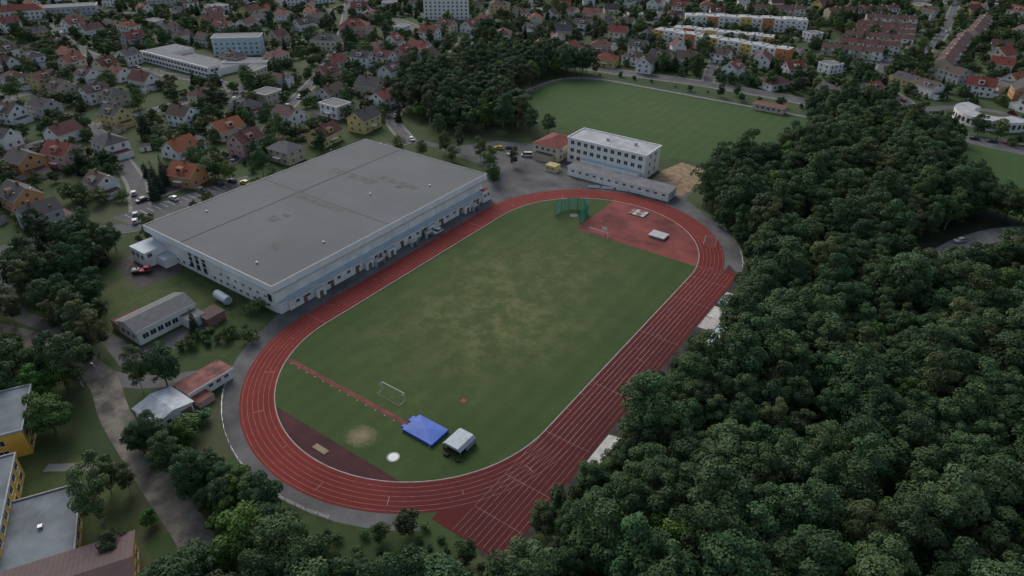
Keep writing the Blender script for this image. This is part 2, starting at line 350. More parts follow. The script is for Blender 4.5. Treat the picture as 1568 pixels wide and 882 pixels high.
for i in range(6): b.box(49+i*.5,49.5+i*.5,-46,-35,0,.14*(i+1),mat('pale_steps',(.45,.44,.41),.9,.2))
b.obj('concrete_steps')
b=MB()
for x in (45.6,49.5):
    for y in (50,57): b.tube((x,y,0),(x,y,1.1),.05,.05,METAL)
for z in (.4,1.1):
    for y in (50,57): b.tube((45.6,y,z),(49.5,y,z),.04,.04,METAL)
    for x in (45.6,49.5): b.tube((x,50,z),(x,57,z),.04,.04,METAL)
for i in range(8): b.tube((45.6,50+i,1.1),(49.5,50+i,1.1),.03,.03,METAL)
b.obj('hurdle_rack',(0.6,3,0),.25)
b=MB(); b.tube((50.3,48,0),(50.3,48,6.5),.1,.06,METAL,8); b.box(50,50.6,47.7,48.3,6.4,6.6,METAL); b.box(50.0,50.6,47.7,47.8,5.9,6.4,WHITE); b.obj('floodlight_pole')
# ------------------------------------------------------------ sports hall
HR=m_roofgrey(); HW=mat('hall_wall_white',(.72,.71,.67),.85,.12,.25,s2=1.2); HF=mat('hall_fascia',(.76,.76,.74),.6,.08,.3); LEDGE=mat('ledge_bluegrey',(.38,.45,.49),.6,.12,.6); BRN=mat('brown_post',(.20,.12,.08),.8,.1)
X0,X1,Y0,Y1,H=-114,-50.0,-48,51,10
H_=empty('sports_hall')
b=MB(); wx0,wx1,wy0,wy1=X0+1.6,X1-1.2,Y0+1.2,Y1-1.5
for p,q in (((wx0,wy0),(wx1,wy0)),((wx1,wy0),(wx1,wy1)),((wx1,wy1),(wx0,wy1)),((wx0,wy1),(wx0,wy0))): b.face([(*p,0),(*q,0),(*q,8.2),(*p,8.2)],HW)
EX=-49.4
b.box(wx1+.003,EX,wy0+3,wy1-3,0,3.9,HW,top=LEDGE); b.box(EX+.003,EX+.45,wy0+3,wy1-3,3.5,3.95,LEDGE,bottom=True)
b.obj('walls',parent=H_)
b=MB()
lo=[(wx0,wy0),(wx1,wy0),(wx1,wy1),(wx0,wy1)]; hi=[(X0,Y0),(X1,Y0),(X1,Y1),(X0,Y1)]
for i in range(4):
    j=(i+1)%4; b.face([(*lo[i],6.4),(*lo[j],6.4),(*hi[j],7.9),(*hi[i],7.9)],HF); b.face([(*hi[i],7.9),(*hi[j],7.9),(*hi[j],H),(*hi[i],H)],HF)
ins=[(X0+.35,Y0+.35),(X1-.35,Y0+.35),(X1-.35,Y1-.35),(X0+.35,Y1-.35)]
for i in range(4):
    j=(i+1)%4; b.face([(*hi[i],H),(*hi[j],H),(*ins[j],H),(*ins[i],H)],mat('roof_edge_metal',(.26,.27,.27),.6,.1)); b.face([(*ins[i],H),(*ins[j],H),(*ins[j],H-.15),(*ins[i],H-.15)],HR)
b.face([(*p,H-.15) for p in ins],HR)
SEAM=mat('roof_seam',(.085,.09,.09),.9,.2)
b.box(-94,-93.7,Y0+.5,Y1-.5,H-.149,H-.08,SEAM); b.box(X0+.5,X1-.5,-1.2,-1.0,H-.149,H-.1,SEAM)
PT=mat('roof_patch',(.106,.111,.111),.9,.2,.4)
for x0_,x1_,y0_,y1_ in [(-100,-78,18,22),(-92,-70,-4.5,-2),(-86,-82,-22,-18.5),(-80,-62,24,27),(-70,-66,-34,-31)]: b.box(x0_,x1_,y0_,y1_,H-.149,H-.13,PT)
for x_,y_ in [(-106,-30),(-58,-22),(-64,-42),(-72,12),(-60,30)]: b.tube((x_,y_,H-.15),(x_,y_,H+.35),.22,.22,METAL,8); b.tube((x_,y_,H+.35),(x_,y_,H+.5),.4,.15,METAL,8)
b.box(-84,-81,-17,-15.5,H-.149,H-.12,SEAM); b.box(-70,-67,22,23.4,H-.149,H-.12,SEAM)
b.obj('roof',parent=H_)
b=MB(); fx=EX
b.win((fx,wy0+4),(fx,wy1-5),2.0,1.3,.9,22,WHITE)
for k in range(9):
    y=wy0+8+k*10.3; b.box(fx+.1,fx+.18,y,y+1.3,0.02,2.4,BRN)
for k in range(13):
    y=wy0+4+k*7.3; b.box(wx1+.003,wx1+.2,y,y+.25,3.92,6.6,HF)
for k in (1,3,4,6,8):
    y=wy0+2+k*10; b.box(fx+.503,fx+1.5,y,y+3.2,0,2.7,HW,top=LEDGE); b.box(fx+1.503,fx+1.56,y+.8,y+2.2,0.02,2.1,BRN)
b.win((wx0+8,wy0),(wx1-2,wy0),1.6,1.2,.9,16,WHITE)
b.win((-78,wy0),(-54,wy0),4.2,1.1,.8,7,WHITE)
for x in (-92.5,-89,-85.5): b.box(x,x+2.2,wy0-.12,wy0-.003,1.5,6.4,GLASS); b.box(x+2.3,x+2.7,wy0-.35,wy0-.003,.4,6.6,HF)
for z in (3.6,5.4): b.box(-93,-82.6,wy0-.2,wy0-.125,z,z+.15,HF)
b.box(-54.5,-52.8,wy0-.1,wy0-.003,3.2,5.6,GLASS)
b.obj('windows_doors',parent=H_)
b=MB(); b.box(-113.5,-105,-54.2,wy0-.01,0,5.2,HW,top=LEDGE); b.box(-105,-100,-51,wy0-.01,0,3.0,HW,top=LEDGE); b.win((-113,-54.2),(-105.4,-54.2),3.3,1.4,1.6,3,WHITE); b.win((-105,-54),(-105,-51.2),3.9,1.4,1.2,1,WHITE)
b.box(-54,-49.9,wy0+.2,wy0+2.9,.1,3.4,HW,top=LEDGE)
b.obj('stair_block',parent=H_)
b=MB(); b.box(-50.5,-48.3,wy1-2.9,wy1+1.4,0,4.6,HW,top=ROOF['r']); b.win((-48.3,wy1-2.8),(-48.3,wy1+1.2),2.6,1.2,1.2,2,WHITE); b.obj('end_annex',parent=H_)
# ------------------------------------------------------------ school
S_=empty('school_building'); b=MB(); x0,x1,y0,y1,h=-45,-8.6,101.9,115.6,11
SR=mat('pale_roof',(.34,.35,.36),.8,.22,.2)
b.box(x0,x1,y0,y1,0,h-.4,WALL['w'],top=SR)
for a in ((x0-.3,x1+.3,y0-.3,y0),(x0-.3,x1+.3,y1,y1+.3),(x0-.3,x0,y0,y1),(x1,x1+.3,y0,y1)): b.box(*a,h-.7,h,HF,bottom=True)
b.box(-30,-29,108,109,h-.4,h+.7,PALE); b.box(-18,-17,110,111,h-.4,h+.7,PALE)
b.obj('walls',parent=S_); b=MB()
for z in (2.3,5.6,8.9): b.win((x0+.8,y0),(x1-.8,y0),z,1.7,1.6,11,WHITE); b.win((x1,y0+2),(x1,y1-2),z,1.2,1.5,2,WHITE)
b.obj('windows',parent=S_)
b=MB(); b.box(-36.8,8,88.8,95.8,0,3.6,HW); b.box(-37.1,8.3,88.4,96,3.6,3.95,HF,bottom=True,top=mat('dark_flat_roof',(.16,.165,.17),.9,.2,.3)); b.win((-36,88.8),(7.5,88.8),2.3,1.2,.8,13,WHITE); b.win((8,89.5),(8,95.3),2.,1.2,1.1,1,WHITE)
b.box(-36.5,-10,96.01,101.6,0,3.2,WALL['w'],top=LEDGE); b.obj('changing_room_building')
def hipg(b,x0,x1,y0,y1,h,rh,wall,roof,kind='g',ov=.5,ax=0):
    """walls + hip/gable roof; ridge along longer side"""
    b.box(x0,x1,y0,y1,0,h,wall)
    X0,X1,Y0,Y1=x0-ov,x1+ov,y0-ov,y1+ov; z0=h-.15; z1=h+rh
    sw=(X1-X0)<(Y1-Y0)
    T=(lambda x,y,z:(y,x,z)) if sw else (lambda x,y,z:(x,y,z))
    if sw: X0,X1,Y0,Y1=Y0,Y1,X0,X1
    ym=(Y0+Y1)/2; ins=(Y1-Y0)/2*.9 if kind=='h' else 0
    if kind=='h' and (X1-X0)-2*ins<.6: ins=(X1-X0)/2-.3
    A,B,C,D=T(X0,Y0,z0),T(X1,Y0,z0),T(X1,Y1,z0),T(X0,Y1,z0); R0,R1=T(X0+ins,ym,z1),T(X1-ins,ym,z1)
    b.face([A,B,R1,R0],roof); b.face([C,D,R0,R1],roof)
    if kind=='h': b.face([B,C,R1],roof); b.face([D,A,R0],roof)
    else:
        e=ov-.02
        for xx in (X0+e,X1-e): b.face([T(xx,Y0+ov,h-.01),T(xx,Y1-ov,h-.01),T(xx,ym,z1-.25)],wall)
        for XX in (X0,X1):
            b.face([T(XX,Y0,z0-.18),T(XX,ym,z1-.18),T(XX,ym,z1),T(XX,Y0,z0)],WHITE); b.face([T(XX,Y1,z0-.18),T(XX,ym,z1-.18),T(XX,ym,z1),T(XX,Y1,z0)],WHITE)
    for P,Q in ((A,B),(C,D)): b.face([(P[0],P[1],z0-.16),(Q[0],Q[1],z0-.16),(Q[0],Q[1],z0),(P[0],P[1],z0)],WHITE)
b=MB(); hipg(b,-60,-47.2,98,114,6.2,2.2,WALL['c'],ROOF['r'],'h'); 
for z in (1.8,4.6): b.win((-59.5,98),(-47.7,98),z,1.3,1.3,4,WHITE); b.win((-47.2,99),(-47.2,101.4),z,1.2,1.2,1,WHITE)
b.box(-58,-49,95,97.98,0,3,WALL['t'],top=ROOF['d']); b.obj('red_roofed_annex')
b=MB(); b.box(-47.5,-41.5,87,92,0,.3,CONC); b.box(-47,-42,87.4,91.6,.3,2.6,WALL['y'],top=mat('yellow_roof',(.42,.36,.18),.8)); b.win((-46.8,87.4),(-42.2,87.4),1.5,1,.8,2,WHITE); b.obj('yellow_kiosk')
sheet('sandy_yard',[(-6,98),(10,97),(12,112),(7,128),(-4,130),(-7,116)],.008,DIRT)
# small buildings left
b=MB(); hipg(b,-78,-68.4,-78,-61,4.4,1.6,WALL['w'],ROOF['G'],'g',.4)
b.win((-68.4,-77),(-68.4,-66.4),2.2,1.6,1.5,5,WHITE); b.win((-77,-78),(-69.4,-78),2.2,1.3,1.3,3,WHITE); b.box(-68.38,-64,-66,-61,0,3,WALL['w'],top=ROOF['G']); b.box(-82,-78.02,-78,-70,0,2.8,WALL['p'],top=ROOF['m'])
b.obj('workshop_building')
b=MB(); b.box(-66,-61,-62.5,-57,0,2.6,BROWN,top=ROOF['G']); b.box(-66.2,-60.8,-62.7,-56.8,2.6,2.75,ROOF['b'],bottom=True); b.obj('timber_shed')
b=MB(); b.tube((-66,-52,1.6),(-60,-52.4,1.6),1.3,1.3,LEDGE,14); b.box(-65,-64.6,-53,-51,0,.9,METAL); b.box(-61.5,-61.1,-53.2,-51.2,0,.9,METAL); b.obj('storage_tank',(-6,0,0))
TINR=mat('tin_roof_patchy',(.24,.29,.35),.5,.3,.35,col2=(.28,.32,.36),s2=1.5)
b=MB(); b.box(-42,-33.4,-94,-85,0,3.4,WALL['w'])
b.face([(-42.4,-94.4,3.5),(-33,-94.4,3.5),(-33,-89.5,4.5),(-42.4,-89.5,4.5)],TINR); b.face([(-42.4,-84.6,3.5),(-33,-84.6,3.5),(-33,-89.5,4.5),(-42.4,-89.5,4.5)],TINR)
for x in (-42,-33.4): b.face([(x,-94,3.4),(x,-85,3.4),(x,-89.5,4.35)],WALL['w'])
for k in range(12): 
    x=-42.2+k*.82; b.face([(x,-94.4,3.53),(x+.05,-94.4,3.53),(x+.05,-89.5,4.53),(x,-89.5,4.53)],METAL); b.face([(x,-84.6,3.53),(x+.05,-84.6,3.53),(x+.05,-89.5,4.53),(x,-89.5,4.53)],METAL)
b.win((-41.5,-94),(-34,-94),2,1,1,3,WHITE); b.win((-33.4,-93.5),(-33.4,-88.5),2.,1.,1.,1,WHITE); b.box(-33.38,-33.3,-88,-85.4,0,2.6,BRN)
b.obj('tin_roofed_building')
b=MB(); b.box(-42.4,-37,-83.5,-72,0,3,WALL['w'])
RS=mat('rusty_roof',(.18,.07,.06),.8,.55,.3,s2=1.2)
b.face([(-42.8,-83.9,3.1),(-36.6,-83.9,3.3),(-36.6,-71.6,3.3),(-42.8,-71.6,3.1)],RS); b.box(-36.62,-36.5,-83.9,-71.6,2.9,3.28,HF)
b.win((-37,-79),(-37,-72.5),1.8,1.1,.9,3,WHITE); b.box(-36.9,-33.6,-83.4,-79.4,0,1.8,WALL['p'],top=RS); b.obj('garage_block')
YW=mat('ochre_wall',(.55,.36,.07),.85,.1,.4); YR=mat('pale_felt_roof',(.15,.175,.19),.85,.35,.12,s2=1.)
r=-math.radians(30)
def yb(name,px,py,x0,x1,y0,y1,h,roof,wr=True,wins=3):
    b=MB(); b.box(x0,x1,y0,y1,0,h-.3,YW,top=roof)
    for a in ((x0-.25,x1+.25,y0-.25,y0),(x0-.25,x1+.25,y1,y1+.25),(x0-.25,x0,y0,y1),(x1,x1+.25,y0,y1)): b.box(*a,h-.6,h,mat('flashing_grey',(.3,.31,.31),.7),bottom=True)
    for z in ((1.9,) if h<5 else (1.7,4.6)):
        b.win((x1-.6,y1),(x0+.6,y1),z,1.8,1.5,max(2,int((x1-x0)/3.2)),WHITE); b.win((x1,y0+.6),(x1,y1-.6),z,1.8,1.5,wins,WHITE)
    b.box((x0+x1)/2-.4,(x0+x1)/2+.4,(y0+y1)/2-.4,(y0+y1)/2+.4,h-.3,h+.3,METAL)
    b.obj(name,(px,py,0),r)
yb('yellow_school_wing',-50.5,-113,-16,0,-26,0,7.2,YR)
yb('yellow_school_wing',-45.6,-116.8,0,25,-11,0,6.2,YR)
yb('school_link_block',-21.5,-116,-9,9,-13,-1,3.6,YR)
b=MB(); b.box(0,14,-24,0,0,5.4,YW); MR=mat('maroon_sheet_roof',(.075,.042,.045),.6,.15,.4)
b.face([(-.5,-24.5,5.3),(7,-24.5,6.9),(7,.5,6.9),(-.5,.5,5.3)],MR); b.face([(14.5,-24.5,5.3),(7,-24.5,6.9),(7,.5,6.9),(14.5,.5,5.3)],MR); b.face([(0,.02,5.3),(14,.02,5.3),(7,.02,6.8)],YW)
for i in range(30): y=-24+i*.83; b.face([(-.5,y,5.34),(-.5,y+.06,5.34),(7,y+.06,6.94),(7,y,6.94)],mat('maroon_seam',(.05,.025,.03),.6))
b.win((13,0.02),(1,0.02),2.6,1.8,1.6,4,WHITE); b.obj('maroon_roofed_gym',(-8,-113.3,0),r)
sheet('courtyard_lawn',[(-60,-118),(-36,-104),(-12,-110),(-20,-118),(-40,-124)],.005,LAWN)
strip('school_path',[(-44,-113.5),(-33,-105)],2.2,.012,PAVE,sm=False)
# ------------------------------------------------------------ roads near
strip('access_road',[(-112,-99),(-88,-92),(-65,-91),(-47,-96.5),(-21,-102),(-1,-106),(14,-112),(30,-124)],6.4,.012,mat('gravel_asphalt',(.125,.12,.11),.95,.4,.2,col2=(.17,.155,.125),s2=1.0),kerb=False)
strip('service_road',[(-65,-91),(-54,-86),(-46,-78),(-38,-67),(-48,-55)],5,.010,ASPH2)
strip('side_road',[(-160,-84),(-152,-72),(-144,-52),(-134,-40),(-128,-20),(-126,20),(-122,52),(-117,80)],7,.012,ASPH,kerb=True)
strip('side_road',[(-152,-72),(-132,-84),(-112,-90),(-97,-88),(-80,-90),(-65,-91)],4.5,.010,ASPH2)
sheet('hall_yard',[(-122,-47),(-114,-60),(-96,-62),(-94,-50),(-99,-46),(-116,-46)],.009,mat('yard_asphalt',(.065,.06,.058),.9,.3,.2))
sheet('parking_lot',[(-149,-42),(-131,-40),(-129,8),(-143,10)],.014,ASPH2)
b=MB()
for i in range(17):
    y=-38+i*2.6; b.face([(-147.5+i*.3,y,.019),(-142.6+i*.3,y,.019),(-142.6+i*.3,y+.12,.019),(-147.5+i*.3,y+.12,.019)],WHITE)
b.obj('parking_markings')
sheet('hall_lawn',[(-112,-66),(-100,-86),(-66,-84),(-52,-62),(-51,-50),(-92,-48),(-94,-64)],.005,LAWN)
sheet('lawn_strip',[(-62,-78),(-46,-68),(-50,-52),(-64,-54)],.0075,LAWN)
sheet('workshop_yard',[(-84,-82),(-64,-86),(-60,-76),(-60,-60),(-67,-59),(-67,-79),(-80,-79.5)],.0085,ASPH2)
sheet('back_yard',[(-100,80),(-70,76),(-58,60),(-58,104),(-66,112),(-84,104)],.007,ASPH2)
strip('link_road',[(-60,88),(-80,92),(-100,84),(-120,80)],5,.013,ASPH)
f2=[(26,138),(26,222)]+[(-92+22*math.cos(a),200+22*math.sin(a)) for a in np.linspace(math.pi/2,math.pi,8)]+[(-113,168),(-100,150),(-84,142),(-60,137),(-15,132)]
sheet('sports_field',f2,.010,PITCH2)
strip('field_path',[(26,226),(-60,226),(-95,225),(-112,216),(-118,200),(-117,168),(-104,148),(-84,138)],2.4,.014,PAVE)
sheet('sports_field',[(97,150),(150,150),(150,235),(97,235),(88,222)],.006,PITCH2)
b=MB(); b.box(-4,12,222,227,0,3.2,mat('pink_render',(.58,.44,.38),.9)); b.box(-4.4,12.4,221.6,227.4,3.2,3.5,HF,bottom=True,top=ROOF['r']); b.win((-3,222),(11,222),1.8,1.5,1.1,5,WHITE); b.obj('pink_pavilion')
strip('forest_road',[(88,86),(98,100),(106,120),(120,140),(150,160)],8,.013,PAVE)
# ------------------------------------------------------------ town roads
MAIN=[(-330,285),(-260,262),(-180,247),(-108,245),(-41,253),(21,252),(60,241),(130,232)]
strip('pavement',MAIN,13,.004,PAVE,reg=False); strip('main_road',MAIN,9,.009,ASPH2,kerb=True)
TOWN=[[(-460,30),(-400,5),(-337,-1),(-259,4),(-185,-15),(-155,-28),(-134,-40)],[(-155,-28),(-158,7),(-180,50),(-201,79),(-250,150),(-330,240),(-420,330)],
[(-117,80),(-146,100),(-165,135),(-190,185),(-212,233),(-260,330),(-330,450)],[(-201,79),(-235,70),(-255,88),(-337,75),(-415,80),(-520,110)],
[(-41,253),(-62,330),(-50,372),(28,369),(130,372)],[(33,384),(38,328),(50,300),(62,280),(62,242)],[(-337,-1),(-325,75),(-310,160),(-330,240)],
[(-480,230),(-350,300),(-215,340),(-141,400),(-60,470),(30,500),(130,510)],[(-108,245),(-135,330),(-141,400),(-190,520)],[(33,384),(50,430),(52,500),(45,640)],[(-560,60),(-480,230),(-420,330),(-260,480),(-100,610)],[(-245,-60),(-250,0),(-255,88)],[(-60,470),(-75,600)],[(-400,5),(-415,80),(-430,170),(-480,230)]]
for i,t in enumerate(TOWN): strip('pavement',t,8.0,.0035,PAVE,reg=False); strip('street',t,5.4,.0078+.0004*i,ASPH)
strip('ring_road',[(98+27*math.cos(a),268+27*math.sin(a)) for a in np.linspace(.2,2*math.pi-.4,24)],6,.02,ASPH2,sm=False)
b=MB(); A=[(100+17*math.cos(a),274+17*math.sin(a)) for a in np.linspace(math.pi*.75,math.pi*1.9,22)]; B=[(100+8*math.cos(a),274+8*math.sin(a)) for a in np.linspace(math.pi*.75,math.pi*1.9,22)]
b.prism(A+B[::-1],0,5,WALL['w'],top=SR)
for i in range(21): b.win(A[i],A[i+1],2.6,1.5,2.,1,BRN)
b.obj('curved_showroom')
# ------------------------------------------------------------ houses
HP=[]
def mkhouse(w,d,h,rh,kind,wc,rc,rr):
    b=MB(); wall=WALL[wc]; roof=ROOF[rc]
    if kind=='f':
        b.box(-w/2,w/2,-d/2,d/2,0,h,wall,top=ROOF['G'])
        for a in ((-w/2-.2,w/2+.2,-d/2-.2,-d/2),(-w/2-.2,w/2+.2,d/2,d/2+.2),(-w/2-.2,-w/2,-d/2,d/2),(w/2,w/2+.2,-d/2,d/2)): b.box(*a,h-.2,h+.3,HF,bottom=True)
    else: hipg(b,-w/2,w/2,-d/2,d/2,h,rh,wall,roof,kind)
    ns=max(1,int(h/2.8)); nw=max(2,int(w/3.4)); nd=max(2,int(d/3.6))
    for s_ in range(ns):
        z=1.7+s_*2.8
        b.win((-w/2+.4,-d/2),(w/2-.4,-d/2),z,1.3,1.4,nw,WHITE); b.win((w/2-.4,d/2),(-w/2+.4,d/2),z,1.3,1.4,nw,WHITE)
        b.win((w/2,-d/2+.4),(w/2,d/2-.4),z,1.2,1.4,nd,WHITE); b.win((-w/2,d/2-.4),(-w/2,-d/2+.4),z,1.2,1.4,nd,WHITE)
    b.box(-.5,.5,-d/2-.08,-d/2-.003,.05,2.2,BRN)
    if kind!='f':
        cx=rr.uniform(-w/4,w/4); b.box(cx-.4,cx+.4,-.4,.4,h+rh*.5,h+rh+1.1,mat('chimney_brick',(.22,.10,.07)),)
        if kind=='g' and w>d:
            for sgn in (-1,1):
                xx=sgn*w/2; b.box(min(xx+.03*sgn,xx+.07*sgn),max(xx+.03*sgn,xx+.07*sgn),-.6,.6,h+.4,h+1.6,GLASS)
        if rr.random()<.45 and rh>2:
            yy=-d/4-.6; b.box(-1.4,1.4,yy-1.1,yy+1.2,h+rh*.15,h+rh*.72,wall,top=roof); b.box(-.9,.9,yy-1.16,yy-1.103,h+rh*.3,h+rh*.64,GLASS)
        if rr.random()<.5:
            for k in (-1,1):
                t=.45; y=-d/2*(1-t)*k; z=h+rh*t; b.box(w*.22,w*.22+.8,y-.5,y+.5,z-.1,z+.28,GLASS)
    if rr.random()<.5:
        b.box(w/2+.003,w/2+rr.uniform(3,5),-d/2+1,d/2-1.5,0,2.7,wall,top=ROOF[rr.choice('dGmb')])
    else: b.box(-2,2,-d/2-1.6,-d/2-.09,2.6,2.75,HF,bottom=True)
    return b
def house(x,y,wc,rc,kind='g',w=12,d=9.5,h=5.6,rh=3.2,rot=None,name=None):
    rr=random.Random(int(x*31+y*17)); 
    if rot is None: rot=rr.choice((0,math.pi/2))+rr.uniform(-.18,.18)+.12
    b=mkhouse(w,d,h,rh,kind,wc,rc,rr)
    b.obj(name or {'g':'gabled_house','h':'hip_roofed_house','f':'flat_roofed_house'}[kind],(x,y,0),rot); HP.append((x,y,max(w,d)*.62))
data="""-393,43,w,d,h;-393,28,w,b,g;-340,24,y,m,g;-352,15,w,m,h;-384,60,o,r,g;-362,51,c,r,g;-312,21,t,b,g;-290,27,w,b,g;-277,30,t,d,h;-292,-14,w,b,g;-285,0,g,d,g;-330,44,w,b,g;-343,61,c,m,g;-320,57,w,r,g;-295,57,w,m,g;-350,79,w,d,g
-245,61,c,m,h;-220,33,w,b,g;-189,35,c,o,g;-165,28,p,m,g;-211,62,g,d,h;-216,79,t,d,f;-179,63,w,m,g;-143,32,t,G,h;-146,56,y,m,g;-145,80,y,d,g;-162,111,w,r,g;-236,145,w,r,g;-224,128,p,r,g;-277,134,c,k,h;-260,104,c,d,f;-296,116,t,d,h
-155,-7,o,o,g;-213,-26,p,r,g;-218,-39,o,d,g;-210,-8,w,d,h;-246,14,y,d,g;-243,-12,w,m,g;-183,-56,o,d,g;-162,-59,g,d,g
-432,126,w,r,h;-403,140,w,b,g;-429,194,w,k,g;-379,168,w,r,g;-379,188,w,m,g;-389,208,w,d,g;-324,173,t,m,g;-377,222,w,r,g;-344,212,w,b,g;-244,187,w,k,g;-248,209,w,r,g;-221,172,w,m,g;-218,186,p,r,g;-221,205,w,r,g;-201,190,w,b,g;-231,163,w,d,g;-251,269,c,m,g
-240,283,w,r,g;-246,308,y,r,h;-197,304,w,d,g;-234,344,c,b,g;-215,358,w,m,g;-210,379,w,m,g;-192,383,p,r,g;-172,335,w,b,g;-162,353,c,d,g;-152,368,w,b,g;-109,256,y,r,h;-131,288,p,r,h;-107,296,w,d,g;-119,336,g,b,g;-83,258,w,b,g;-97,268,w,b,h;-137,325,c,r,g
-70,290,w,b,g;-35,277,w,r,g;-28,311,w,m,g;-54,308,w,b,g;-82,277,c,d,g;-127,468,w,r,h;-143,449,w,r,g;-171,457,w,m,g;-193,449,w,b,g;96,386,c,r,g;90,325,w,r,g;110,331,o,d,g;101,508,g,b,g;92,451,w,m,g"""
for it in data.replace('\n',';').split(';'):
    x,y,wc,rc,k=it.split(','); x=float(x);y=float(y); rr=random.Random(int(x+y*3))
    house(x,y,wc,rc,k,rr.uniform(11,14),rr.uniform(9,10.5),rr.choice((4.8,5.8,6.2)),rr.uniform(2.8,4.2) if k=='g' else 2.8)
house(-550,104,'w','r','h',34,12,7,4,1.1,'town_school'); house(-540,135,'g','G','f',44,14,7,0,1.,'industrial_block'); house(-428,287,'w','G','f',46,13,8,0,1.15,'office_block'); house(-516,207,'g','G','f',30,14,6,0,1.,'industrial_block')
house(-286,311,'w','G','f',36,13,17,0,.66,'apartment_block'); house(-283,180,'c','d','h',18,12,7,3.4,.5,'large_villa'); house(-297,220,'p','r','h',20,13,8,4,.6,'large_villa'); house(-258,346,'y','b','h',16,12,9,3,.5,'large_villa')
DG=mat('dark_flat_roof',(.16,.165,.17))
b=MB(); b.box(-350,-280,88,96,0,6.5,WALL['w'],top=DG); b.box(-350,-330,96.01,112,0,6.5,WALL['w'],top=DG); b.box(-329.9,-282,96.01,110,0,4,WALL['w'],top=DG); b.win((-349,88),(-281,88),4.6,2.4,1.5,20,WHITE); b.win((-349,88),(-281,88),1.8,2.4,1.5,20,WHITE); b.box(-350.4,-279.6,87.6,88,6.0,6.8,HF,bottom=True)
b.win((-280,89),(-280,95),4.6,1.8,1.5,2,WHITE); b.obj('school_complex'); HP.append((-330,100,26));HP.append((-300,100,26))
house(-320,138,'b','G','f',30,13,11,0,.74,'blue_school_block'); house(-284,117,'w','G','f',26,11,4.5,0,.68,'school_annex')
def row(p,q,dep,h,n,cols,roofc,name,flat=True):
    L=math.hypot(q[0]-p[0],q[1]-p[1]); a=math.atan2(q[1]-p[1],q[0]-p[0]); b=MB(); w=L/n
    for i in range(n):
        hh=h+(i%2)*.45; x0,x1=i*w+.01,(i+1)*w-.01; wall=WALL[cols[i%len(cols)]]
        b.box(x0,x1,-dep/2,dep/2,0,hh,wall,top=roofc)
        if not flat: b.face([(x0,-dep/2-.4,hh+.02),(x1,-dep/2-.4,hh+.02),(x1,0,hh+2.3),(x0,0,hh+2.3)],roofc), b.face([(x0,dep/2+.4,hh+.02),(x1,dep/2+.4,hh+.02),(x1,0,hh+2.3),(x0,0,hh+2.3)],roofc), b.face([(x0,-dep/2,hh),(x0,dep/2,hh),(x0,0,hh+2.25)],wall), b.face([(x1,-dep/2,hh),(x1,dep/2,hh),(x1,0,hh+2.25)],wall)
        for z in np.arange(1.6,h-.8,2.8):
            b.win((x0+.3,-dep/2),(x1-.3,-dep/2),z,1.5,1.5,max(1,int(w/3.2)),WHITE)
            b.box(x0+.5,x0+w*.45,-dep/2-1.2,-dep/2-.1,z-1.2,z-.3,wall,bottom=True)
        b.box(x0+w*.6,x0+w*.75,0,.8,hh,hh+(3.2 if not flat else 1),WALL['t'])
    b.win((L,-dep/2+1),(L,dep/2-1),1.8,1.3,1.4,2,WHITE)
    b.obj(name,(*p,0),a)
    for t in np.linspace(0,1,int(L/12)+2): HP.append((p[0]+(q[0]-p[0])*t,p[1]+(q[1]-p[1])*t,dep*.75))
WALL['O']=mat('render_strong_orange',(.55,.20,.07),.9); WALL['Y']=mat('render_strong_yellow',(.62,.44,.12),.9)
row((-117,398),(-35,436),11,9.4,11,'wwOwwYwOw',SR,'terraced_row'); row((-114,340),(-17,332),10,8.6,12,'YwwOwYww',SR,'terraced_row'); row((-110,362),(-40,372),10,7,9,'wOwYw',SR,'terraced_row')
for p,q in [((-98,483),(-54,502)),((-37,508),(8,557)),((-7,371),(30,377)),((-4,423),(40,431)),((-5,468),(35,475)),((-2,396),(36,402)),((-3,446),(38,452)),((-5,500),(30,512)),((66,370),(68,470)),((72,480),(74,560))]:
    row(p,q,9,5.2,6,'tcw',ROOF['m'],'terraced_row',False)
def inpoly(x,y,P):
    c=False; j=len(P)-1
    for i in range(len(P)):
        if (P[i][1]>y)!=(P[j][1]>y) and x<(P[j][0]-P[i][0])*(y-P[i][1])/(P[j][1]-P[i][1])+P[i][0]: c=not c
        j=i
    return c
RP=np.array([[p[0],p[1],w] for pl,w in ROADS for a,bb in zip(pl[:-1],pl[1:]) for p in [(a[0]+(bb[0]-a[0])*t,a[1]+(bb[1]-a[1])*t) for t in np.linspace(0,1,max(2,int(math.hypot(bb[0]-a[0],bb[1]-a[1])/3)))]])
def road_clear(x,y,r): 
    d=np.hypot(RP[:,0]-x,RP[:,1]-y)-RP[:,2]; return d.min()>r
TP=[(-150,-30),(-178,-78),(-330,-80),(-760,90),(-240,780),(150,780),(150,300),(132,262),(120,300),(72,300),(55,258),(-105,262),(-175,240),(-175,150),(-150,110),(-142,20)]
rr=random.Random(11); variants=[]
for i in range(26):
    k=rr.choice('ggghgf' if i%4 else 'gggg'); w=rr.uniform(10.5,14.5); d=rr.uniform(8.5,10.5)
    variants.append((mkhouse(w,d,rr.choice((3.6,5.4,5.8)),rr.uniform(2.6,4.2),k,rr.choice('wwwwwwcctyg'),rr.choice('rrmmmbbbbddddo'),rr).mesh('house_mesh_%d'%i),k))
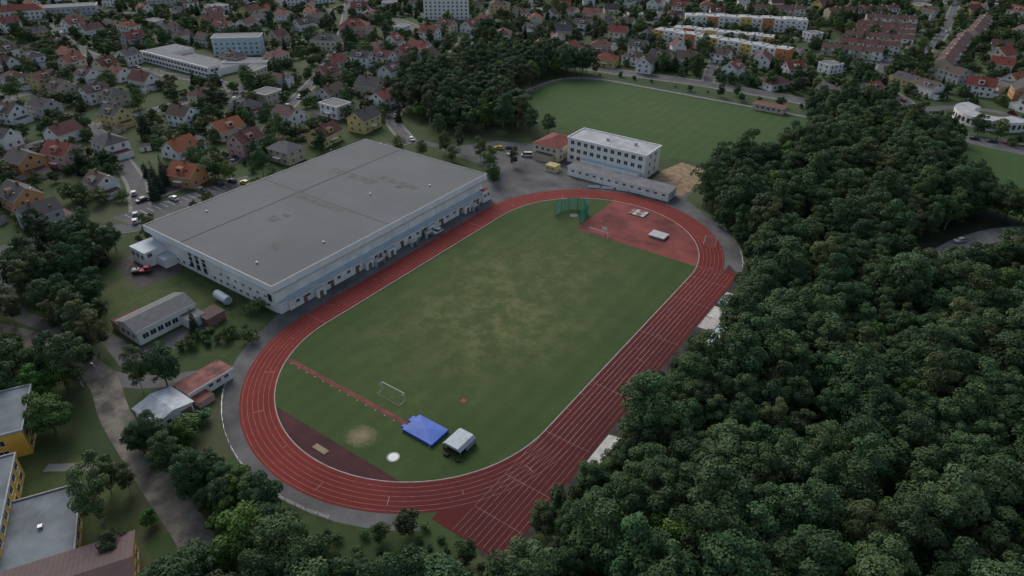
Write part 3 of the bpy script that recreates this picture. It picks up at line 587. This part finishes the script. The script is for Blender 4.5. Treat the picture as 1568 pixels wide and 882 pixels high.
for t in range(9000):
    x=rr.uniform(-700,150); y=rr.uniform(-80,780)
    if not inpoly(x,y,TP) or not road_clear(x,y,7): continue
    if y>250 and x>-60 and rr.random()<.5: continue
    R_=15.5 if y<330 else 17
    if any((x-a)**2+(y-c)**2<(r_+R_)**2 for a,c,r_ in HP): continue
    me,k=rr.choice(variants); HP.append((x,y,7.5))
    inst(me,{'g':'gabled_house','h':'hip_roofed_house','f':'flat_roofed_house'}[k],(x,y,0),rr.choice((0,1.571,3.142,4.712))+rr.uniform(-.15,.15)+.1+.4*(x>-60)+.5*(y>260),None,rr.uniform(.9,1.15))
shed=[]
for i in range(4):
    b=MB(); hipg(b,-2.2,2.2,-1.6,1.6,2.2,.9,[BROWN,WALL['g'],WALL['w'],WALL['t']][i],[ROOF['d'],ROOF['m'],ROOF['G'],ROOF['b']][i],'g',.2); b.box(-.4,.4,-1.66,-1.603,0.02,1.9,BRN); shed.append(b.mesh('shed_mesh_%d'%i))
for x,y,_ in HP[:]:
    if rr.random()<.6:
        a=rr.uniform(0,6.28); x2,y2=x+13*math.cos(a),y+13*math.sin(a)
        if inpoly(x2,y2,TP) and road_clear(x2,y2,3) and not any((x2-a_)**2+(y2-c)**2<(r_+2.5)**2 for a_,c,r_ in HP): inst(rr.choice(shed),'garden_shed',(x2,y2,0),rr.uniform(0,3)); HP.append((x2,y2,2.2))
# ------------------------------------------------------------ trees
def leafmesh(name,C,R,n,size,leaf,bark,trunk_h,trunk_r,seed,sq=.8,zmin=-.35,limbs=True):
    g=np.random.default_rng(seed); C=np.array(C,float); R=np.array(R,float); w=R**2; w/=w.sum()
    idx=g.choice(len(R),n,p=w); d=g.normal(size=(n,3)); d/=np.linalg.norm(d,axis=1)[:,None]
    m=d[:,2]<zmin; d[m,2]*=-1
    rad=R[idx]*(.72+.34*g.random(n)**.6); pos=C[idx]+d*rad[:,None]*np.array([1,1,sq])
    nr=d+g.normal(size=(n,3))*.40+np.array([0,0,.3]); nr/=np.linalg.norm(nr,axis=1)[:,None]
    t=np.cross(nr,g.normal(size=(n,3))); t/=np.linalg.norm(t,axis=1)[:,None]; bt=np.cross(nr,t)
    s=size*(.6+.8*g.random(n))[:,None]
    V=np.stack([pos-t*s,pos-bt*s*.62+nr*s*.12,pos+t*s,pos+bt*s*.62+nr*s*.12],1).reshape(-1,3)
    tone=np.clip(g.random(len(R))[idx]*.55+g.random(n)*.45,0,1)
    b=MB(); H=trunk_h; b.tube((0,0,-.2),(0,0,H*.55),trunk_r,trunk_r*.7,bark,8); b.tube((0,0,H*.55),(0,0,H),trunk_r*.7,trunk_r*.3,bark,6)
    if limbs:
        for c in C[:14]: b.tube((0,0,min(H*.85,max(1,c[2]*.55))),tuple(c),trunk_r*.35,trunk_r*.1,bark,4)
    v0=len(b.v); verts=b.v+V.tolist(); faces=b.f+[tuple(range(v0+4*i,v0+4*i+4)) for i in range(n)]
    me=bpy.data.meshes.new(name); me.from_pydata(verts,[],faces); me.materials.append(bark); me.materials.append(leaf)
    mi=[0]*len(b.f)+[1]*n; me.polygons.foreach_set('material_index',mi)
    a=me.attributes.new('tone','FLOAT','FACE'); a.data.foreach_set('value',np.concatenate([np.zeros(len(b.f)),tone]).astype(np.float32)); me.update(); return me
def crown(seed,R,zc,hz,n,lr):
    g=np.random.default_rng(seed); C=[];Q=[]
    for i in range(n):
        u=g.random()*2*math.pi; z=g.uniform(-.9,1.); rr_=math.sqrt(max(0,1-z*z)) if z>0 else 1-.25*abs(z)
        k=g.uniform(.5,.9); C.append((math.cos(u)*rr_*R*k,math.sin(u)*rr_*R*k,zc+z*hz*.8)); Q.append(R*lr*g.uniform(.55,1.3))
    C.append((0,0,zc)); Q.append(R*.62); C.append((0,0,zc-hz*.5)); Q.append(R*.5); return C,Q
def deci(name,seed,R,H,leaf,n=4800,size=.30,nl=24,lr=.33,bark=BARK,low=.43):
    hz=H*low; C,Q=crown(seed,R,H-hz*1.02,hz,nl,lr); return leafmesh(name,C,Q,n,size,leaf,bark,H*.8,.03*R+.08,seed)
K={}
K['oak']=[deci('oak_mesh',100+i,[4.6,5.2,4.0,4.9,5.8,4.3,5.1][i],[15,16.5,14,17,16,15.5,14.5][i],LEAF,7000,.26,[34,40,30,38,46,28,42][i],[.31,.28,.34,.29,.25,.36,.27][i]) for i in range(7)]
K['bright']=[deci('bright_mesh',200+i,[4.4,5.0,3.8][i],[12,13,11][i],LEAFB,6000,.26,34,.29) for i in range(3)]
K['birch']=[deci('birch_mesh',300+i,[3.0,3.4][i],[15,17][i],LEAFY,5400,.22,34,.34,BARKW,.46) for i in range(2)]
K['small']=[deci('small_mesh',400+i,[2.6,2.9,2.3,3.2][i],[4.6,5.4,4.2,6][i],[LEAFG,LEAF,LEAFG,LEAFY][i],560,.46,12,.40,BARK,.46) for i in range(4)]
K['mid']=[deci('mid_mesh',500+i,[4.2,4.8,3.8][i],[11,13,12][i],[LEAF,LEAFG,LEAF][i],2400,.36,24,.34,BARK,.46) for i in range(3)]
def spruce(seed,H,R,n,size):
    g=np.random.default_rng(seed); C=[];Q=[]
    z=1.2
    while z<H-.5:
        f=1-(z/H); rr_=R*f+.15; k=max(4,int(9*f)+3)
        for j in range(k):
            u=2*math.pi*(j+g.random()*.6)/k; C.append((math.cos(u)*rr_*.72,math.sin(u)*rr_*.72,z-.25*rr_)); Q.append(rr_*.38+.15)
        z+=.9+.3*f
    C.append((0,0,H-.5)); Q.append(.3)
    return leafmesh('spruce_mesh',C,Q,n,size,LEAFC,BARK,H*.95,.2,seed,.5,-.8,False)
K['spruce']=[spruce(600,15,3.0,3600,.28),spruce(601,12,2.4,2800,.27)]
K['bush']=[deci('bush_mesh',700+i,[1.6,2.2][i],[2.4,3.2][i],[LEAF,LEAFG][i],420,.30,9,.45) for i in range(2)]
def tree(kind,x,y,s=1.,name=None,parent=None,sz=None):
    me=random.choice(K[kind]); o=inst(me,name or kind+'_tree',(x,y,0),random.uniform(0,6.28),parent,(s*random.uniform(.9,1.1),s*random.uniform(.9,1.1),(s**.7 if s>.7 else s)*(sz or random.uniform(.85,1.12)))); return o
def mass(name,poly,dmin,kinds,smin=.8,smax=1.2,holes=(),seed=1,tries=9000,rc=None,inner='tree',clump=False):
    r=random.Random(seed); xs=[p[0] for p in poly]; ys=[p[1] for p in poly]; P=[]; e=empty(name)
    cell={}
    for _ in range(tries):
        x=r.uniform(min(xs),max(xs)); y=r.uniform(min(ys),max(ys))
        if not inpoly(x,y,poly) or any(inpoly(x,y,h) for h in holes): continue
        gx,gy=int(x//dmin),int(y//dmin)
        if any((x-a)**2+(y-c)**2<dmin*dmin for i in (-1,0,1) for j in (-1,0,1) for a,c in cell.get((gx+i,gy+j),())): continue
        if rc is not None and not road_clear(x,y,rc): continue
        cell.setdefault((gx,gy),[]).append((x,y)); P.append((x,y))
        k=r.choice(kinds)
        if clump:
            q=math.sin(x*.07+1.3)*math.sin(y*.055+.4)+.5*math.sin(x*.19+y*.13)
            if q>.55 and r.random()<.5: k=r.choice(['birch','bright','birch','oak'])
        tree(k,x,y,r.uniform(smin,smax),inner,e)
    return P
FOR=[(12,-103),(24,-99),(34,-96),(46,-91),(54,-86),(58.5,-76),(58.5,-60),(57.5,-30),(57.5,-5),(59,5),(60,15),(60,30),(58.5,38),(56.5,48),(54,58),(48,68),(40,77),(31,85),(20,92),(18,100),(19,112),(15,130),(22,140),(30,152),(30,170),(36,200),(60,224),(80,222),(92,190),(96,160),(118,150),(150,140),(150,-60),(130,-90),(60,-150),(0,-150),(8,-118)]
HOLE=[(86,76),(97,72),(114,100),(126,128),(122,146),(104,138),(92,112)]
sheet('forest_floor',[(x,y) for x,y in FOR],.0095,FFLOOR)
kk=['oak']*13+['bright']+['birch']
mass('forest',FOR,5.0,kk,.70,1.32,[HOLE],2,17000,clump=True)
mass('forest_edge',[(-37,-97.5),(-20,-96),(-6,-95),(8,-95),(14,-96),(12,-101),(8,-103),(-20,-98.8),(-36,-100)],3.0,['mid','oak','bush','bright','oak'],.5,.8,(),3,1500)
mass('forest_edge',[(-20,-93.5),(0,-91.5),(14,-92),(28,-84),(31,-78.5),(50,-78.5),(52,-70),(57,-72),(55,-83),(46,-89),(34,-94),(22,-97.5),(10,-99),(-20,-96)],2.4,['bush','bush','mid','bush'],.38,.55,(),33,2500)
SH=[(48,4),(59,4),(59,41),(48,41)]; SH2=[(48,-48),(54.5,-48),(54.5,-33),(48,-33)]
mass('forest_edge',[(51.0,-76),(57,-76),(57.5,40),(54,60),(46,72),(36,82),(27,88),(24,86),(36,77),(46,65),(51.8,56),(52.0,40)],2.6,['bush','mid','oak','bush'],.40,.66,(SH,SH2),4,3500)
W2=[(-150,108),(-122,100),(-100,106),(-84,120),(-90,138),(-106,146),(-121,168),(-122,203),(-114,222),(-100,232),(-125,238),(-160,232),(-172,215),(-176,170)]
mass('woodland',W2,5.6,['oak']*7+['bright','birch'],.8,1.15,(),5,6000)
mass('tree_belt',[(-105,230),(-40,232),(20,231),(20,240),(-40,240),(-105,236)],9,['mid','small','bush'],.4,.7,(),6,700,1.5)
mass('tree_belt',[(22,228),(50,226),(92,224),(92,236),(60,234),(22,244)],5,['oak','oak','mid'],.6,1.,(),7,1500,1)
mass('tree_belt',[(-100,260),(-60,264),(20,264),(55,258),(62,262),(40,275),(-40,272),(-100,266)],5.5,['mid','small'],.6,.95,(),8,1100,1.5)
mass('tree_belt',[(96,236),(140,236),(140,246),(96,246)],4,['small','mid'],.6,.9,(),18,500,1)
G1=[(-160,-100),(-124,-80),(-98,-93),(-88,-97),(-66,-97),(-66,-112),(-90,-150),(-200,-150)]
mass('tree_group',G1,5.4,['oak','birch','bright','oak','birch'],.65,1.,(),9,2600,1.0,clump=True)
mass('tree_group',[(-146,-68),(-126,-52),(-120,-58),(-114,-66),(-113,-80),(-126,-82),(-140,-76)],4.6,['oak','spruce','birch','oak'],.6,.9,(),10,1400,.5)
mass('tree_group',[(-113,-70),(-104,-70),(-84,-80),(-84,-87),(-106,-86)],5,['birch','oak','mid'],.55,.85,(),13,600,.5)
mass('tree_group',[(-126,-46),(-118,-46),(-117,45),(-121,45)],4.6,['mid','birch','small'],.5,.8,(),12,700,1)
mass('shrub_row',[(-62,-66),(-52,-56),(-50,-62),(-58,-74)],2.6,['bush','small'],.5,.8,(),14,200)
for k,x,y,s in [('bright',-53,-107,1.25),('birch',-20,-114,1.),('birch',-26,-109,.9),('birch',-23,-106.6,.6),('birch',-64,-95.5,1.15),('oak',-69,-97,1.),('oak',-48,-83,.95),('birch',-50,-88,.8),('birch',-79,-86,1.05),('oak',-84,-86,.9),('birch',-74,-86,.95),('spruce',-62,-66,.5),('spruce',-156,-20,1.),('spruce',-151,-24,.85),('spruce',-160,-14,.8),('oak',-131,-58,.9),('spruce',-118,-61,.75),('oak',-136,14,.8),('bright',-143,3,.7),('mid',-137,45,.8),
  ('birch',-93,77,.85),('birch',-88,82,.75),('birch',-76,81,.85),('birch',-60,83,.65),('oak',-77,121,.8),('oak',-70,126,.7),('mid',-66,74,.8),('mid',-60,68,.7),('mid',-56,63,.6),('spruce',-139,97,.6),('oak',-108,92,.75),('mid',-100,70,.6),('mid',-110,66,.7),('mid',-84,72,.6),('bush',-58,-66,1),('bush',-46,-60,1.1),('bush',-57,-50,1.2),('bush',-30,-86,1.5),('bush',-28,-90,1.5),('bright',-24,-94,.7),('oak',-30,-96.5,.6),('birch',-88,-84,.7),('birch',-92,-88,.7),('spruce',-75,-89,.8),('oak',-72,-92,.6),('bright',-12,-108.8,.35),('oak',-9,-117,.5),('oak',112,150,.8),('oak',-80,-106,1.),('birch',-90,-108,1.)]:
    tree(k,x,y,s,{'oak':'deciduous_tree','bright':'maple_tree','birch':'birch_tree','spruce':'spruce_tree','mid':'linden_tree','bush':'garden_bush'}[k])
e=empty('town_trees'); HA=np.array(HP); r=random.Random(21); cnt=0
for t in range(21000):
    x=r.uniform(-720,150); y=r.uniform(-80,800)
    if not inpoly(x,y,TP) : continue
    if (np.hypot(HA[:,0]-x,HA[:,1]-y)-HA[:,2]).min()<.2 or not road_clear(x,y,.8): continue
    k=r.choice(['small']*8+['bush']*3+['mid']*4+['spruce'])
    tree(k,x,y,r.uniform(.65,1.3)*(.7 if k in('mid','spruce') else 1),'garden_tree',e); cnt+=1
    if cnt>5400: break
# ------------------------------------------------------------ vehicles
def car(x,y,rot,col,van=False,name='parked_car'):
    b=MB(); P=mat('car_paint_%02d%02d%02d'%tuple(int(c*99) for c in col),col,.3,.03); L,W=4.4,1.8
    prof=[(-2.2,.35),(-2.2,.8),(-2.05,.95),(-1.0,1.0),(2.0,1.0),(2.15,.9),(2.2,.5),(2.2,.35)] if not van else [(-2.4,.35),(-2.4,.9),(-1.8,1.1),(2.3,1.1),(2.4,.35)]
    cab=[(-1.2,1.0),(-.5,1.48),(1.3,1.5),(1.95,1.0)] if not van else [(-1.9,1.1),(-1.2,2.0),(2.25,2.05),(2.35,1.1)]
    for s_ in (-W/2,W/2): b.face([(px,s_,pz) for px,pz in prof],P)
    for i in range(len(prof)): p,q=prof[i],prof[(i+1)%len(prof)]; b.face([(p[0],-W/2,p[1]),(q[0],-W/2,q[1]),(q[0],W/2,q[1]),(p[0],W/2,p[1])],P)
    iw=W/2-.12
    def cy(i): return iw+.06 if i in (0,3) else iw-.1
    for s_ in (-1,1): b.face([(px,s_*cy(i),pz) for i,(px,pz) in enumerate(cab)],GLASS)
    for i in range(3):
        p,q=cab[i],cab[i+1]; b.face([(p[0],-cy(i),p[1]),(q[0],-cy(i+1),q[1]),(q[0],cy(i+1),q[1]),(p[0],cy(i),p[1])],GLASS if i!=1 else P)
    b.box(cab[1][0]-.05,cab[2][0]+.05,-iw+.06,iw-.06,cab[2][1]-.02,cab[2][1]+.05,P)
    for px in (-1.4,1.35):
        for s_ in (-1,1): b.tube((px,s_*(W/2-.2),.34),(px,s_*(W/2+.01),.34),.34,.34,RUB,14); b.tube((px,s_*(W/2+.01),.34),(px,s_*(W/2+.02),.34),.18,.18,METAL,10)
    for s_ in (-.6,.6): b.box(-2.23,-2.19,s_-.2,s_+.2,.65,.8,WHITE); b.box(2.19,2.23,s_-.15,s_+.15,.7,.85,mat('tail_lamp',(.3,.02,.02),.3))
    b.obj(name,(x,y,.02),rot)
car(-38,-98,.95,(.03,.035,.05)); car(-145,-20,.05,(.6,.6,.6)); car(-141.5,3,.1,(.03,.03,.035)); car(-136,5,.1,(.55,.42,.05)); car(-133,9,.1,(.05,.08,.2)); car(-62,96,.6,(.5,.5,.5),True); car(-77,96,.3,(.55,.42,.05)); car(-73,99,.3,(.05,.05,.06)); car(-69,94,1.6,(.5,.5,.52)); car(-83,90,1.2,(.3,.3,.32)); car(103,118,.9,(.6,.6,.6)); car(59,310,1.2,(.5,.1,.05))
car(-144.5,-9.4,.05,(.3,.31,.33)); car(-143.4,-1.6,.05,(.04,.04,.05))
car(-46.6,18,1.57,(.6,.6,.6)); car(-122,66,1.7,(.4,.4,.42))
rv=random.Random(5)
for pl,w in ROADS[9:]:
    for k in range(len(pl)//3):
        i=rv.randrange(len(pl)-1); a=math.atan2(pl[i+1][1]-pl[i][1],pl[i+1][0]-pl[i][0]); 
        if w<2.6 or pl[i][1]>560: continue
        car(pl[i][0]+math.sin(a)*(w-1.1),pl[i][1]-math.cos(a)*(w-1.1),a,rv.choice([(.55,.55,.55),(.04,.04,.05),(.3,.31,.33),(.25,.03,.03),(.04,.08,.2)]))
b=MB(); RED=mat('machine_red',(.35,.05,.06),.5,.15,2)
b.box(-2.6,1.2,-1,1,.7,1.1,RED,bottom=True); b.box(1.2,2.8,-.9,.9,.6,2.2,RED,bottom=True); b.box(1.3,2.7,-.92,.92,1.4,2.1,GLASS); b.tube((-1,0,1.1),(-1,0,2.2),.25,.2,RED); b.tube((-1,0,2.2),(-4,1,3),.14,.1,RED); b.tube((-4,1,3),(-5,1.6,1.2),.09,.06,METAL); b.box(-2.4,-.4,-.9,.9,1.1,1.5,PALE)
for px in (-2,-.9,2):
    for s_ in (-1,1): b.tube((px,s_*.75,.5),(px,s_*1.05,.5),.5,.5,RUB,14)
b.obj('crane_truck',(-104,-57,.02),.8)
def fence(name,pl,h,m,step=2.5,mesh_=True):
    b=MB()
    for a,c in zip(pl[:-1],pl[1:]):
        n=max(1,int(math.hypot(c[0]-a[0],c[1]-a[1])/step))
        for i in range(n+1): x=a[0]+(c[0]-a[0])*i/n; y=a[1]+(c[1]-a[1])*i/n; b.tube((x,y,0),(x,y,h),.05,.05,m,5)
        for z in np.arange(.1,h+.01,h/6): b.tube((*a,z),(*c,z),.014,.014,m,3)
    b.obj(name)
fence('mesh_fence',[(-52,-50),(-64,-56),(-64,-60)],1.8,GRN); fence('mesh_fence',[(-49,-56),(-57,-68),(-66,-76)],1.8,GRN)
fence('track_railing',[(50.3*math.cos(a),SL+50.3*math.sin(a)) for a in np.linspace(.15,1.15,12)],1.1,METAL)
fence('track_railing',[(49.5*math.cos(a),-SL+47.8*math.sin(a)) for a in np.linspace(math.pi+.65,math.pi*1.6,12)],1.1,METAL)
fence('pitch_fence',[(26,224.5),(-60,224.5),(-92,223.5),(-108,215),(-114.5,200),(-114.5,168)],2.2,METAL,5)
for x,y in [(-130,-30),(-128,0),(-124,40),(-60,-92.5),(-30,-96.5),(-56,86),(-147,-60)]:
    b=MB(); b.tube((0,0,0),(0,0,6.5),.09,.06,METAL,8); b.tube((0,0,6.5),(1.1,0,6.8),.05,.04,METAL); b.box(.9,1.6,-.12,.12,6.72,6.84,PALE,bottom=True); b.obj('street_lamp',(x,y,0),random.uniform(0,6))
# ------------------------------------------------------------ camera, light
cam=bpy.data.cameras.new('camera'); cam.sensor_width=36; cam.lens=24.0; cam.clip_end=6000; cam.clip_start=.5
o=bpy.data.objects.new('camera',cam); COL.objects.link(o)
o.matrix_world=Matrix.Translation((95.57,-140.88,110.5))@Matrix.Rotation(math.radians(34.822),4,'Z')@Matrix.Rotation(math.radians(90-32.15),4,'X')@Matrix.Rotation(math.radians(.5256),4,'Z')
sc.camera=o
w=bpy.data.worlds.new('World'); sc.world=w; w.use_nodes=True; nt=w.node_tree
sk=nt.nodes.new('ShaderNodeTexSky'); sk.sky_type='NISHITA'; sk.sun_disc=False; sk.sun_elevation=math.radians(38); sk.sun_rotation=math.radians(-60); sk.air_density=1.; sk.dust_density=3.
hs=nt.nodes.new('ShaderNodeHueSaturation'); hs.inputs['Saturation'].default_value=.75
nt.links.new(sk.outputs[0],hs.inputs['Color']); nt.links.new(hs.outputs[0],nt.nodes['Background'].inputs[0]); nt.nodes['Background'].inputs[1].default_value=.15
l=bpy.data.lights.new('sun','SUN'); l.energy=1.4; l.angle=math.radians(30); l.color=(1,.975,.94)
so=bpy.data.objects.new('sun',l); COL.objects.link(so)
az=math.radians(-60); el=math.radians(38); d=Vector((math.sin(az)*math.cos(el),math.cos(az)*math.cos(el),math.sin(el)))
so.rotation_euler=d.to_track_quat('Z','Y').to_euler(); so.location=(0,0,200)
